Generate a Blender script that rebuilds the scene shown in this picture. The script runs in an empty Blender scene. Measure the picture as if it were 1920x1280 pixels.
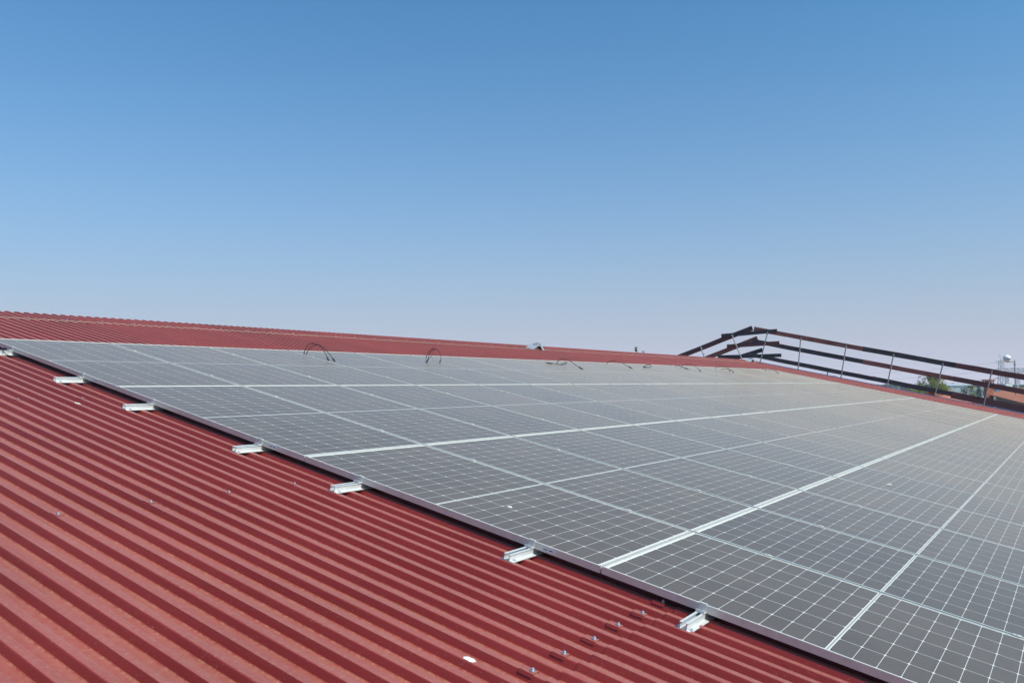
import bpy, bmesh, math, random
from mathutils import Vector, Matrix

# ------------------------------------------------------------------ camera, sky, sun, exposure
C = bpy.context.scene.collection
PITCH = math.radians(11.7)                      # slope of the roof
RIDGE_H = 9.0                                   # height of the array's upper near corner above the ground
ca, sa = math.cos(PITCH), math.sin(PITCH)


def W(x, y, z=0.0):
    """roof-plane coordinates (x along the ridge, y up the slope, z off the panels) to world"""
    return Vector((x, ca * y - sa * z, RIDGE_H + sa * y + ca * z))


CAM = Vector((-3.624, -8.129, 8.596))
RIGHT = Vector((0.5593, -0.8290, -0.0010)).normalized()
FWD = Vector((0.8280, 0.5584, 0.0484)).normalized()
UP = RIGHT.cross(FWD).normalized()
RIGHT = FWD.cross(UP).normalized()
cam_d = bpy.data.cameras.new("camera")
cam_d.sensor_width = 36.0
cam_d.lens = 1580.0 / 1920.0 * 36.0
cam_d.clip_start = 0.05
cam_d.clip_end = 6000.0
cam = bpy.data.objects.new("camera", cam_d)
cam.matrix_world = Matrix(((RIGHT.x, UP.x, -FWD.x, CAM.x), (RIGHT.y, UP.y, -FWD.y, CAM.y),
                           (RIGHT.z, UP.z, -FWD.z, CAM.z), (0, 0, 0, 1)))
C.objects.link(cam)
bpy.context.scene.camera = cam

SUN_AZ = math.radians(-88.5)                    # from +X towards +Y
SUN_EL = math.radians(47.0)
world = bpy.data.worlds.new("World")
bpy.context.scene.world = world
world.use_nodes = True
wn = world.node_tree
for n in list(wn.nodes):
    wn.nodes.remove(n)
sky = wn.nodes.new("ShaderNodeTexSky")
sky.sky_type = 'NISHITA'
sky.sun_disc = False
sky.sun_elevation = SUN_EL
sky.sun_rotation = math.atan2(math.cos(SUN_AZ), math.sin(SUN_AZ))
sky.altitude = 0
sky.air_density = 1.0
sky.dust_density = 3.0
sky.ozone_density = 2.0
bg = wn.nodes.new("ShaderNodeBackground")
bg.inputs["Strength"].default_value = 0.10
out = wn.nodes.new("ShaderNodeOutputWorld")
# the air is hazy: the clear sky is tinted and gives way to a pale haze towards the horizon
tint = wn.nodes.new("ShaderNodeMix")
tint.data_type = 'RGBA'
tint.blend_type = 'MULTIPLY'
tint.inputs[0].default_value = 1.0
tint.inputs[7].default_value = (0.25, 1.17, 1.62, 1)
wn.links.new(sky.outputs[0], tint.inputs[6])
tcw = wn.nodes.new("ShaderNodeTexCoord")
sepw = wn.nodes.new("ShaderNodeSeparateXYZ")
wn.links.new(tcw.outputs["Generated"], sepw.inputs[0])
mx0 = wn.nodes.new("ShaderNodeMath")
mx0.operation = 'MAXIMUM'
mx0.inputs[1].default_value = 0.0
wn.links.new(sepw.outputs[2], mx0.inputs[0])
dv0 = wn.nodes.new("ShaderNodeMath")
dv0.operation = 'DIVIDE'
dv0.inputs[1].default_value = -0.178
wn.links.new(mx0.outputs[0], dv0.inputs[0])
ex0 = wn.nodes.new("ShaderNodeMath")
ex0.operation = 'EXPONENT'
wn.links.new(dv0.outputs[0], ex0.inputs[0])
hz = wn.nodes.new("ShaderNodeMix")
hz.data_type = 'RGBA'
hz.inputs[7].default_value = (6.4, 6.35, 7.75, 1)
wn.links.new(ex0.outputs[0], hz.inputs[0])
wn.links.new(tint.outputs[2], hz.inputs[6])
wn.links.new(hz.outputs[2], bg.inputs[0])
wn.links.new(bg.outputs[0], out.inputs[0])

sd = bpy.data.lights.new("sun", 'SUN')
sd.energy = 4.9
sd.angle = math.radians(0.5)
sd.color = (1.0, 0.885, 0.735)
sun = bpy.data.objects.new("sun", sd)
sv = Vector((math.cos(SUN_AZ) * math.cos(SUN_EL), math.sin(SUN_AZ) * math.cos(SUN_EL), math.sin(SUN_EL)))
sun.rotation_euler = sv.to_track_quat('Z', 'Y').to_euler()
sun.location = (0, -30, 40)
C.objects.link(sun)
vs = bpy.context.scene.view_settings
vs.view_transform = 'Standard'
vs.look = 'None'
vs.exposure = 0.0
vs.gamma = 1.0
vs.use_curve_mapping = False
bpy.context.scene.display_settings.display_device = 'sRGB'

random.seed(7)


# ------------------------------------------------------------------ helpers
class NG:
    """tiny node-graph helper"""

    def __init__(self, name):
        self.m = bpy.data.materials.new(name)
        self.m.use_nodes = True
        self.t = self.m.node_tree
        for n in list(self.t.nodes):
            self.t.nodes.remove(n)
        self.out = self.t.nodes.new("ShaderNodeOutputMaterial")

    def node(self, typ, **kw):
        n = self.t.nodes.new(typ)
        for k, v in kw.items():
            setattr(n, k, v)
        return n

    def put(self, sock, v):
        if v is None:
            return
        if hasattr(v, "is_output"):
            self.t.links.new(v, sock)
        elif isinstance(v, (tuple, list)) and len(v) == 3 and sock.type == 'RGBA':
            sock.default_value = (*v, 1.0)
        else:
            sock.default_value = v

    def math(self, op, a, b=None, c=None):
        n = self.node("ShaderNodeMath", operation=op)
        self.put(n.inputs[0], a)
        self.put(n.inputs[1], b)
        self.put(n.inputs[2], c)
        return n.outputs[0]

    def mix(self, f, a, b):
        n = self.node("ShaderNodeMix", data_type='RGBA')
        self.put(n.inputs[0], f)
        self.put(n.inputs[6], a)
        self.put(n.inputs[7], b)
        return n.outputs[2]

    def ramp(self, f, lo, hi):
        n = self.node("ShaderNodeMapRange", clamp=True)
        self.put(n.inputs[0], f)
        n.inputs[1].default_value = lo
        n.inputs[2].default_value = hi
        return n.outputs[0]

    def coord(self, scale=(1, 1, 1)):
        tc = self.node("ShaderNodeTexCoord")
        mp = self.node("ShaderNodeMapping")
        mp.inputs["Scale"].default_value = scale
        self.t.links.new(tc.outputs["Object"], mp.inputs[0])
        return mp.outputs[0]

    def noise(self, vec, scale, detail=4.0, rough=0.55):
        n = self.node("ShaderNodeTexNoise")
        self.put(n.inputs["Vector"], vec)
        n.inputs["Scale"].default_value = scale
        n.inputs["Detail"].default_value = detail
        n.inputs["Roughness"].default_value = rough
        return n.outputs[0]

    def principled(self, col, rough=0.5, metal=0.0, spec=0.5, bump=None, bump_d=0.1, sheen=0.0, sheen_tint=(1, 1, 1), coat=0.0):
        p = self.node("ShaderNodeBsdfPrincipled")
        self.put(p.inputs["Base Color"], col)
        self.put(p.inputs["Roughness"], rough)
        self.put(p.inputs["Metallic"], metal)
        self.put(p.inputs["Specular IOR Level"], spec)
        if sheen:
            p.inputs["Sheen Weight"].default_value = sheen
            p.inputs["Sheen Roughness"].default_value = 0.4
            p.inputs["Sheen Tint"].default_value = (*sheen_tint, 1)
        if coat:
            p.inputs["Coat Weight"].default_value = coat
            p.inputs["Coat Roughness"].default_value = 0.08
        if bump is not None:
            b = self.node("ShaderNodeBump")
            b.inputs["Strength"].default_value = 1.0
            b.inputs["Distance"].default_value = bump_d
            self.put(b.inputs["Height"], bump)
            self.t.links.new(b.outputs[0], p.inputs["Normal"])
        return p.outputs[0]

    def done(self, sh):
        self.t.links.new(sh, self.out.inputs[0])
        return self.m


def simple(name, col, rough=0.5, metal=0.0, var=0.15, scale=8.0, stretch=(1, 1, 1), spec=0.5, col2=None):
    g = NG(name)
    v = g.coord(stretch)
    n = g.noise(v, scale)
    dark = tuple(c * (1 - var * 2) for c in col)
    lite = col2 or tuple(min(1.0, c * (1 + var)) for c in col)
    return g.done(g.principled(g.mix(g.ramp(n, 0.3, 0.7), dark, lite), rough, metal, spec))


class MB:
    """collects shapes and links them as ONE mesh object"""

    def __init__(self):
        self.v, self.f = [], []

    def add(self, vs_, fs_):
        o = len(self.v)
        self.v += [tuple(p) for p in vs_]
        self.f += [tuple(i + o for i in f) for f in fs_]

    def box(self, x0, x1, y0, y1, z0, z1):
        self.add([(x0, y0, z0), (x1, y0, z0), (x1, y1, z0), (x0, y1, z0), (x0, y0, z1), (x1, y0, z1), (x1, y1, z1), (x0, y1, z1)],
                 [(0, 3, 2, 1), (4, 5, 6, 7), (0, 1, 5, 4), (1, 2, 6, 5), (2, 3, 7, 6), (3, 0, 4, 7)])

    def tube(self, pts, r, n=8, r2=None):
        pts = [Vector(p) for p in pts]
        rings = []
        for i, p in enumerate(pts):
            d = (pts[min(i + 1, len(pts) - 1)] - pts[max(i - 1, 0)]).normalized()
            a = Vector((0, 0, 1)) if abs(d.z) < 0.9 else Vector((1, 0, 0))
            u = d.cross(a).normalized()
            w = d.cross(u)
            rr = r if r2 is None else r + (r2 - r) * i / (len(pts) - 1)
            rings.append([p + (u * math.cos(2 * math.pi * k / n) + w * math.sin(2 * math.pi * k / n)) * rr for k in range(n)])
        vs_ = [q for ring in rings for q in ring]
        fs_ = []
        for i in range(len(rings) - 1):
            for k in range(n):
                a, b = i * n + k, i * n + (k + 1) % n
                fs_.append((a, b, b + n, a + n))
        fs_.append(tuple(range(n - 1, -1, -1)))
        fs_.append(tuple(range((len(rings) - 1) * n, len(rings) * n)))
        self.add(vs_, fs_)

    def extrude_x(self, prof, x0, x1):
        """closed profile of (y, z) points extruded along x"""
        n = len(prof)
        self.add([(x0, y, z) for y, z in prof] + [(x1, y, z) for y, z in prof],
                 [(i, (i + 1) % n, n + (i + 1) % n, n + i) for i in range(n)] + [tuple(range(n - 1, -1, -1)), tuple(range(n, 2 * n))])

    def dome(self, c, r, h, n=10, rings=4):
        c = Vector(c)
        vs_, fs_ = [], []
        for i in range(rings):
            a = math.pi / 2 * i / rings
            for k in range(n):
                t = 2 * math.pi * k / n
                vs_.append(c + Vector((r * math.cos(a) * math.cos(t), r * math.cos(a) * math.sin(t), h * math.sin(a))))
        vs_.append(c + Vector((0, 0, h)))
        for i in range(rings - 1):
            for k in range(n):
                a, b = i * n + k, i * n + (k + 1) % n
                fs_.append((a, b, b + n, a + n))
        for k in range(n):
            fs_.append(((rings - 1) * n + k, (rings - 1) * n + (k + 1) % n, len(vs_) - 1))
        fs_.append(tuple(range(n - 1, -1, -1)))
        self.add(vs_, fs_)

    def mesh(self, name, mats):
        me = bpy.data.meshes.new(name)
        me.from_pydata(self.v, [], self.f)
        for m in (mats if isinstance(mats, (list, tuple)) else [mats]):
            me.materials.append(m)
        bm = bmesh.new()
        bm.from_mesh(me)
        bmesh.ops.recalc_face_normals(bm, faces=bm.faces)
        bm.to_mesh(me)
        bm.free()
        me.update()
        return me

    def build(self, name, mats, parent=None, smooth=False):
        me = self.mesh(name, mats)
        if smooth:
            for p in me.polygons:
                p.use_smooth = True
        return link(name, me, parent)


def link(name, me, parent=None):
    o = bpy.data.objects.new(name, me)
    C.objects.link(o)
    if parent is not None:
        o.parent = parent
    return o


def tag(o, label=None, cat=None, group=None, kind=None):
    for k, v in (("label", label), ("category", cat), ("group", group), ("kind", kind)):
        if v:
            o[k] = v
    return o


def thing(name, label, cat, loc=(0, 0, 0), rot=(0, 0, 0), group=None):
    o = bpy.data.objects.new(name, None)
    C.objects.link(o)
    o.location = loc
    o.rotation_euler = rot
    o.empty_display_size = 0.2
    return tag(o, label, cat, group)


def on_roof(name, label, cat, x, y, z=0.0, group=None):
    return thing(name, label, cat, W(x, y, z), (PITCH, 0, 0), group)


def copy_tree(o, parent=None):
    c = o.copy()
    C.objects.link(c)
    c.parent = parent
    for ch in list(o.children):
        copy_tree(ch, c)
    return c


def at(px, drop, dist):
    """ground-plan point on the bearing of photo column px, dist metres ahead of the camera, drop metres below the eye"""
    f_ = Vector((FWD.x, FWD.y, 0)).normalized()
    h = f_ + Vector((RIGHT.x, RIGHT.y, 0)).normalized() * ((px - 960.0) / 1580.0)
    return Vector((CAM.x + h.x * dist, CAM.y + h.y * dist, CAM.z - drop))


ORD = ["first", "second", "third", "fourth", "fifth", "sixth", "seventh", "eighth", "ninth", "tenth", "eleventh", "twelfth",
       "thirteenth", "fourteenth", "fifteenth", "sixteenth", "seventeenth", "eighteenth", "nineteenth", "twentieth"]
ROW = ["top", "second", "third", "bottom"]


# ------------------------------------------------------------------ roof geometry constants
RP, RA = 0.1115, 0.008          # rib pitch and phase (near edge of a crown)
CROWN, RUN, RH = 0.033, 0.0135, 0.031
ZC = -0.070                     # crown height under the glass plane
RIDGE_Y = 2.60
VERGE_X = 28.2
PW, PL = 1.154, 2.110           # panel pitch
FRAME_W, FRAME_L, FRAME_H = 1.140, 2.102, 0.035


# ------------------------------------------------------------------ materials
def film_cover(g, tau):
    """share of the surface hidden by a thin dust film of depth tau, seen along the slant path: 1 - exp(-tau / cos)"""
    ge = g.node("ShaderNodeNewGeometry")
    dt = g.node("ShaderNodeVectorMath", operation='DOT_PRODUCT')
    g.t.links.new(ge.outputs["Incoming"], dt.inputs[0])
    g.t.links.new(ge.outputs["True Normal"], dt.inputs[1])
    c_ = g.math('MAXIMUM', g.math('ABSOLUTE', dt.outputs["Value"]), 0.03)
    return g.math('SUBTRACT', 1.0, g.math('EXPONENT', g.math('DIVIDE', g.math('MULTIPLY', tau, -1.0), c_)))


def roof_material():
    g = NG("red_sheet")
    tc = g.node("ShaderNodeTexCoord")
    sp = g.node("ShaderNodeSeparateXYZ")
    g.t.links.new(tc.outputs["Object"], sp.inputs[0])
    x = sp.outputs[0]
    obj = tc.outputs["Object"]
    n1 = g.noise(obj, 1.3, 5, 0.6)
    st = g.node("ShaderNodeMapping")
    st.inputs["Scale"].default_value = (30, 1.2, 30)
    g.t.links.new(obj, st.inputs[0])
    n2 = g.noise(st.outputs[0], 1.0, 5, 0.65)
    n3 = g.noise(obj, 55.0, 4, 0.7)
    n4 = g.noise(obj, 190.0, 2, 0.5)
    base = g.mix(g.ramp(n1, 0.35, 0.7), (0.262, 0.0215, 0.0175), (0.312, 0.028, 0.0225))
    # every sheet of nine ribs has weathered a little differently
    sid = g.math('FLOOR', g.math('DIVIDE', g.math('SUBTRACT', x, RA), RP * 9))
    wv = g.node("ShaderNodeTexWhiteNoise", noise_dimensions='1D')
    g.put(wv.inputs["W"], sid)
    hsv = g.node("ShaderNodeHueSaturation")
    g.put(hsv.inputs["Value"], g.math('ADD', 0.90, g.math('MULTIPLY', wv.outputs["Value"], 0.20)))
    g.put(hsv.inputs["Color"], base)
    base = hsv.outputs[0]
    base = g.mix(g.math('MULTIPLY', g.ramp(n1, 0.45, 0.75), 0.12), base, (0.31, 0.055, 0.05))
    # dust lying in the corners of the pans, and thin along the crowns
    fx = g.math('FRACT', g.math('DIVIDE', g.math('SUBTRACT', x, RA), RP))
    far_corner = g.math('ABSOLUTE', g.math('SUBTRACT', fx, (RP - RUN - 0.002) / RP))
    near_corner = g.math('ABSOLUTE', g.math('SUBTRACT', fx, (CROWN + RUN + 0.002) / RP))
    cd = g.math('MINIMUM', far_corner, near_corner)
    # pale film of dust settled on the level crowns and pans, washed off the steep webs
    geo = g.node("ShaderNodeNewGeometry")
    vt_ = g.node("ShaderNodeVectorTransform", vector_type='NORMAL', convert_from='WORLD', convert_to='OBJECT')
    g.t.links.new(geo.outputs["Normal"], vt_.inputs[0])
    spn = g.node("ShaderNodeSeparateXYZ")
    g.t.links.new(vt_.outputs[0], spn.inputs[0])
    level = g.ramp(g.math('ABSOLUTE', spn.outputs[2]), 0.75, 0.99)
    film = g.math('MULTIPLY', level, g.math('ADD', 0.075, g.math('MULTIPLY', g.ramp(n2, 0.3, 0.75), 0.12)))
    film = g.math('ADD', film, g.math('MULTIPLY', level, g.math('MULTIPLY', g.ramp(n3, 0.45, 0.75), 0.10)))
    film = g.math('ADD', film, g.math('MULTIPLY', level, film_cover(g, 0.016)))
    base = g.mix(film, base, (0.54, 0.36, 0.27))
    corner = g.math('SUBTRACT', 1.0, g.ramp(cd, 0.0, 0.042))
    corner = g.math('MULTIPLY', corner, g.ramp(n3, 0.36, 0.66))
    base = g.mix(g.math('MULTIPLY', corner, 0.42), base, (0.54, 0.31, 0.17))
    speck = g.ramp(n4, 0.66, 0.72)
    speck = g.math('MULTIPLY', speck, g.ramp(n3, 0.42, 0.62))
    base = g.mix(g.math('MULTIPLY', speck, 0.75), base, (0.55, 0.36, 0.26))
    rough = g.math('ADD', 0.36, g.math('MULTIPLY', n3, 0.22))
    bump = g.math('ADD', g.math('MULTIPLY', n4, 0.0005), g.math('MULTIPLY', g.noise(st.outputs[0], 0.35, 2), 0.004))
    return g.done(g.principled(base, rough, 0.0, 0.5, bump, 1.0, sheen=0.06, sheen_tint=(1.0, 0.8, 0.72)))


def laminate_material():
    g = NG("solar_laminate")
    tc = g.node("ShaderNodeTexCoord")
    obj = tc.outputs["Object"]
    sp = g.node("ShaderNodeSeparateXYZ")
    g.t.links.new(obj, sp.inputs[0])
    cw = (FRAME_W - 0.032) / 6.0
    ch = 1.020 / 11.0
    u = g.math('DIVIDE', g.math('SUBTRACT', sp.outputs[0], 0.016), cw)
    t = g.math('MULTIPLY', sp.outputs[1], -1.0)
    am = g.math('ABSOLUTE', g.math('SUBTRACT', t, FRAME_L / 2))
    s = g.math('SUBTRACT', am, 0.0080)
    v = g.math('DIVIDE', s, ch)
    fu, fv = g.math('FRACT', u), g.math('FRACT', v)
    du = g.math('MULTIPLY', g.math('MINIMUM', fu, g.math('SUBTRACT', 1.0, fu)), cw)
    dv = g.math('MULTIPLY', g.math('MINIMUM', fv, g.math('SUBTRACT', 1.0, fv)), ch)
    line = g.math('MAXIMUM', g.math('LESS_THAN', du, 0.0012), g.math('LESS_THAN', dv, 0.0010))
    cham = g.math('LESS_THAN', g.math('ADD', du, dv), 0.0085)
    outside = g.math('MAXIMUM', g.math('MAXIMUM', g.math('LESS_THAN', u, 0.0), g.math('GREATER_THAN', u, 6.0)),
                     g.math('MAXIMUM', g.math('LESS_THAN', s, 0.0), g.math('GREATER_THAN', s, 1.020)))
    white = g.math('MAXIMUM', g.math('MAXIMUM', line, cham), outside)
    ribbon = g.math('LESS_THAN', am, 0.0044)
    # each cell its own faint shade
    cu, cv = g.math('FLOOR', u), g.math('FLOOR', g.math('DIVIDE', g.math('SUBTRACT', t, 0.017), ch))
    cmb = g.node("ShaderNodeCombineXYZ")
    g.put(cmb.inputs[0], cu)
    g.put(cmb.inputs[1], cv)
    wn_ = g.node("ShaderNodeTexWhiteNoise")
    g.t.links.new(cmb.outputs[0], wn_.inputs["Vector"])
    info = g.node("ShaderNodeObjectInfo")
    cell = g.mix(wn_.outputs["Value"], (0.016, 0.018, 0.024), (0.024, 0.026, 0.033))
    bus = g.math('LESS_THAN', g.math('ABSOLUTE', g.math('SUBTRACT', g.math('FRACT', g.math('MULTIPLY', fu, 10.0)), 0.5)), 0.02)
    cell = g.mix(g.math('MULTIPLY', bus, 0.5), cell, (0.25, 0.25, 0.26))
    col = g.mix(white, cell, (0.74, 0.74, 0.71))
    col = g.mix(ribbon, col, (0.30, 0.31, 0.31))
    # dust film over the glass, offset per panel so that no two carry the same film
    off = g.node("ShaderNodeVectorMath", operation='ADD')
    g.t.links.new(obj, off.inputs[0])
    cm2 = g.node("ShaderNodeCombineXYZ")
    g.put(cm2.inputs[0], g.math('MULTIPLY', info.outputs["Random"], 40.0))
    g.put(cm2.inputs[1], g.math('MULTIPLY', info.outputs["Random"], 17.0))
    g.t.links.new(cm2.outputs[0], off.inputs[1])
    d1 = g.noise(off.outputs[0], 2.2, 5, 0.6)
    d2 = g.noise(off.outputs[0], 320.0, 2, 0.6)
    tau = g.math('ADD', 0.027, g.math('MULTIPLY', g.ramp(d1, 0.3, 0.75), 0.016))
    tau = g.math('ADD', tau, g.math('MULTIPLY', g.ramp(d2, 0.35, 0.8), 0.024))
    tau = g.math('ADD', tau, g.math('MULTIPLY', g.math('SUBTRACT', info.outputs["Random"], 0.5), 0.010))
    cover = film_cover(g, tau)
    rough = g.math('ADD', 0.12, g.math('MULTIPLY', d1, 0.12))
    col = g.mix(0.080, col, (0.48, 0.31, 0.18))
    glass = g.principled(col, rough, 0.0, 0.14)
    film = g.node("ShaderNodeBsdfDiffuse")
    film.inputs[0].default_value = (0.450, 0.352, 0.278, 1)
    mixs = g.node("ShaderNodeMixShader")
    g.put(mixs.inputs[0], cover)
    g.t.links.new(glass, mixs.inputs[1])
    g.t.links.new(film.outputs[0], mixs.inputs[2])
    return g.done(mixs.outputs[0])


M_ROOF = roof_material()
M_LAM = laminate_material()


def alu(name, col=(0.72, 0.73, 0.75), rough=0.38, metal=0.85):
    g = NG(name)
    v = g.coord((3, 3, 3))
    n = g.noise(v, 6.0, 4)
    c = g.mix(g.ramp(n, 0.3, 0.75), tuple(k * 0.86 for k in col), col)
    return g.done(g.principled(c, g.math('ADD', rough, g.math('MULTIPLY', n, 0.12)), metal))


M_FRAME = alu("anodised_frame", (0.72, 0.68, 0.62), 0.40, 0.36)
M_RAIL = alu("mill_aluminium", (0.70, 0.70, 0.69), 0.42, 0.30)
M_GALV = alu("galvanised_steel", (0.30, 0.30, 0.31), 0.55, 0.3)
M_PLATE = alu("zinc_plate", (0.52, 0.53, 0.55), 0.45, 0.5)
M_SCREW = alu("screw_steel", (0.80, 0.81, 0.83), 0.22, 0.9)
M_CABLE = simple("black_cable", (0.012, 0.012, 0.013), 0.5)
M_RUBBER_SHADEBACK = simple("rubber_and_shade_back", (0.02, 0.02, 0.02), 0.8)
M_SEAL = simple("pale_sealant", (0.62, 0.55, 0.43), 0.8, scale=40)
M_STICK = simple("white_sticker", (0.70, 0.74, 0.80), 0.5, var=0.05)
M_INK = simple("sticker_ink", (0.05, 0.07, 0.12), 0.6)
M_DROP = simple("white_splash", (0.78, 0.76, 0.72), 0.8, scale=60)
M_BLUE = simple("blue_film", (0.20, 0.34, 0.55), 0.4, scale=3)
M_WOOD = {k: None for k in ("black", "brown", "maroon")}
for k, c, c2 in (("black", (0.034, 0.036, 0.040), (0.105, 0.102, 0.105)), ("brown", (0.19, 0.078, 0.062), (0.36, 0.17, 0.13)),
                 ("maroon", (0.085, 0.040, 0.043), (0.20, 0.095, 0.09))):
    g_ = NG("plank_" + k)
    vv = g_.coord((6, 0.5, 6))
    nn = g_.noise(vv, 4.0, 6, 0.65)
    n_b = g_.noise(g_.coord((1, 1, 1)), 2.2, 3)
    cc = g_.mix(g_.ramp(nn, 0.32, 0.72), c, c2)
    cc = g_.mix(g_.math('MULTIPLY', g_.ramp(n_b, 0.52, 0.75), 0.55), cc, (0.03, 0.018, 0.018))
    M_WOOD[k] = g_.done(g_.principled(cc, 0.75, 0.0, 0.3, nn, 0.004))
M_WALL = simple("cladding_wall", (0.55, 0.53, 0.48), 0.7)
M_PLASTER = simple("plaster_wall", (0.26, 0.22, 0.18), 0.85)
M_WHITE = simple("white_wall", (0.72, 0.72, 0.70), 0.7)
M_GREYROOF = simple("grey_metal_roof", (0.42, 0.45, 0.48), 0.5)
M_BRICK = simple("orange_brick", (0.42, 0.12, 0.06), 0.85, var=0.2, scale=3)
M_DARK = simple("dark_opening", (0.015, 0.014, 0.013), 0.9)
M_STEEL = simple("grey_steel", (0.22, 0.25, 0.28), 0.6)


def tile_material():
    g = NG("terracotta_tiles")
    v = g.coord((1, 1, 1))
    w = g.node("ShaderNodeTexWave")
    w.inputs["Scale"].default_value = 1.6
    w.inputs["Distortion"].default_value = 0.6
    g.put(w.inputs["Vector"], v)
    n = g.noise(v, 1.2, 5, 0.6)
    c = g.mix(g.ramp(n, 0.3, 0.7), (0.46, 0.13, 0.07), (0.64, 0.25, 0.14))
    c = g.mix(g.math('MULTIPLY', w.outputs[1], 0.25), c, (0.22, 0.06, 0.04))
    return g.done(g.principled(c, 0.85, 0, 0.3, w.outputs[1], 0.05))


M_TILE = tile_material()


def leaf_material(name, a, b):
    g = NG(name)
    n = g.noise(g.coord((1, 1, 1)), 1.1, 4)
    c = g.mix(g.ramp(n, 0.35, 0.68), a, b)
    p = g.node("ShaderNodeBsdfPrincipled")
    g.put(p.inputs["Base Color"], c)
    p.inputs["Roughness"].default_value = 0.6
    tr = g.node("ShaderNodeBsdfTranslucent")
    g.put(tr.inputs[0], c)
    mx = g.node("ShaderNodeMixShader")
    mx.inputs[0].default_value = 0.45
    g.t.links.new(p.outputs[0], mx.inputs[1])
    g.t.links.new(tr.outputs[0], mx.inputs[2])
    return g.done(mx.outputs[0])


M_LEAF = leaf_material("yellow_green_leaves", (0.13, 0.17, 0.018), (0.36, 0.34, 0.035))
M_LEAF_D = leaf_material("dark_green_leaves", (0.022, 0.05, 0.018), (0.06, 0.105, 0.03))
M_LEAF_P = leaf_material("pale_green_leaves", (0.10, 0.13, 0.07), (0.20, 0.22, 0.13))
M_LEAF_F = leaf_material("grey_green_leaves", (0.05, 0.07, 0.05), (0.10, 0.125, 0.09))
M_BARK = simple("bark", (0.10, 0.075, 0.055), 0.9, var=0.25, scale=10)
M_GROUND = simple("dry_ground", (0.16, 0.14, 0.10), 0.95, var=0.2, scale=0.08, col2=(0.12, 0.13, 0.07))

# ------------------------------------------------------------------ setting: ground
mb = MB()
mb.add([(-3000, -3000, 0), (3000, -3000, 0), (3000, 3000, 0), (-3000, 3000, 0)], [(0, 1, 2, 3)])
tag(mb.build("ground", M_GROUND), kind="structure")
mb = MB()
mb.box(-40, 62, -32, 34, 0.0, 0.004)
yard = mb.build("yard", simple("concrete_yard", (0.33, 0.32, 0.30), 0.9, scale=0.6))
tag(yard, kind="structure")

# ------------------------------------------------------------------ warehouse and its ribbed red roof
warehouse = thing("warehouse", "long low pitched warehouse roof of ribbed red metal sheet that carries the solar panels", "building")


def rib_profile(x_from, x_to):
    """polyline across the ribs with softened bends"""
    pts = []
    n0, n1 = math.floor((x_from - RA) / RP), math.ceil((x_to - RA) / RP)
    b = 0.0035
    for n in range(n0, n1):
        x = RA + n * RP
        sl = RH / math.hypot(RUN, RH)
        cs = RUN / math.hypot(RUN, RH)
        pts += [(x - b * cs, ZC - b * sl), (x + b * 0.25, ZC - 0.0006), (x + b, ZC), (x + CROWN - b, ZC), (x + CROWN - b * 0.25, ZC - 0.0006),
                (x + CROWN + b * cs, ZC - b * sl), (x + CROWN + RUN - b * cs, ZC - RH + b * sl), (x + CROWN + RUN + b, ZC - RH),
                (x + RP - RUN - b, ZC - RH), (x + RP - RUN + b * cs, ZC - RH + b * sl)]
    return pts


def sheet(name, x0, x1, ys, lift, lip, parent, xf=None):
    """ribbed sheet; ys from the upper to the lower edge; lip = thickness shown at (upper, lower) edge"""
    prof = rib_profile(x0, x1)
    m = MB()
    rows = []
    if lip[0]:
        rows.append((ys[0], lift - lip[0]))
    rows += [(y, lift) for y in ys]
    if lip[1]:
        rows.append((ys[-1], lift - lip[1]))
    n = len(prof)
    fine = []
    for (ya, da), (yb, db) in zip(rows[:-1], rows[1:]):
        k = max(1, int(abs(yb - ya) / 0.45))
        fine += [(ya + (yb - ya) * q / k, da + (db - da) * q / k) for q in range(k)]
    rows = fine + [rows[-1]]
    for y, dz in rows:
        m.v += [(px + 0.0007 * math.sin(1.9 * y + 0.11 * math.floor((px - RA) / RP) ** 2), y,
                 pz + dz + 0.0003 * math.sin(2.7 * y + 1.3 * px) + 0.0002 * math.sin(5.1 * y - 0.8 * px)) for px, pz in prof]
    for r in range(len(rows) - 1):
        for i in range(n - 1):
            a = r * n + i
            m.f.append((a, a + n, a + n + 1, a + 1))
    if xf:
        m.v = [xf(p) for p in m.v]
    me = bpy.data.meshes.new(name)
    me.from_pydata(m.v, [], m.f)
    me.materials.append(M_ROOF)
    me.update()
    o = link(name, me, parent)
    return o


X0 = -9.0
STEP_Y = -6.725
LAP_Y = 2.02
sh1 = sheet("roof_sheet", X0, VERGE_X, [2.10, 0.5, -1.5, -3.5, -5.0, STEP_Y - 0.12], 0.0, (0, 0), warehouse)
sh2 = sheet("roof_sheet", X0, VERGE_X, [STEP_Y, -9.0, -11.5, -14.0], 0.0050, (0.0055, 0), warehouse)
sh3 = sheet("roof_sheet", X0, VERGE_X, [RIDGE_Y, 2.3, LAP_Y], 0.0022, (0, 0.0024), warehouse)
c2, s2 = math.cos(2 * PITCH), math.sin(2 * PITCH)


def flip(p):                                      # the far slope, hinged at the ridge
    x, y, z = p
    dy = RIDGE_Y - y
    return (x, RIDGE_Y + 0.02 + dy * c2 + (z - ZC) * s2, ZC - 0.004 - dy * s2 + (z - ZC) * c2)


sh4 = sheet("roof_sheet", X0, VERGE_X, [RIDGE_Y, 0.0, -4.0, -9.0, -14.0], 0.0, (0, 0), warehouse, flip)
for o in (sh1, sh2, sh3, sh4):
    o.location = (0, 0, RIDGE_H)
    o.rotation_euler = (PITCH, 0, 0)

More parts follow.
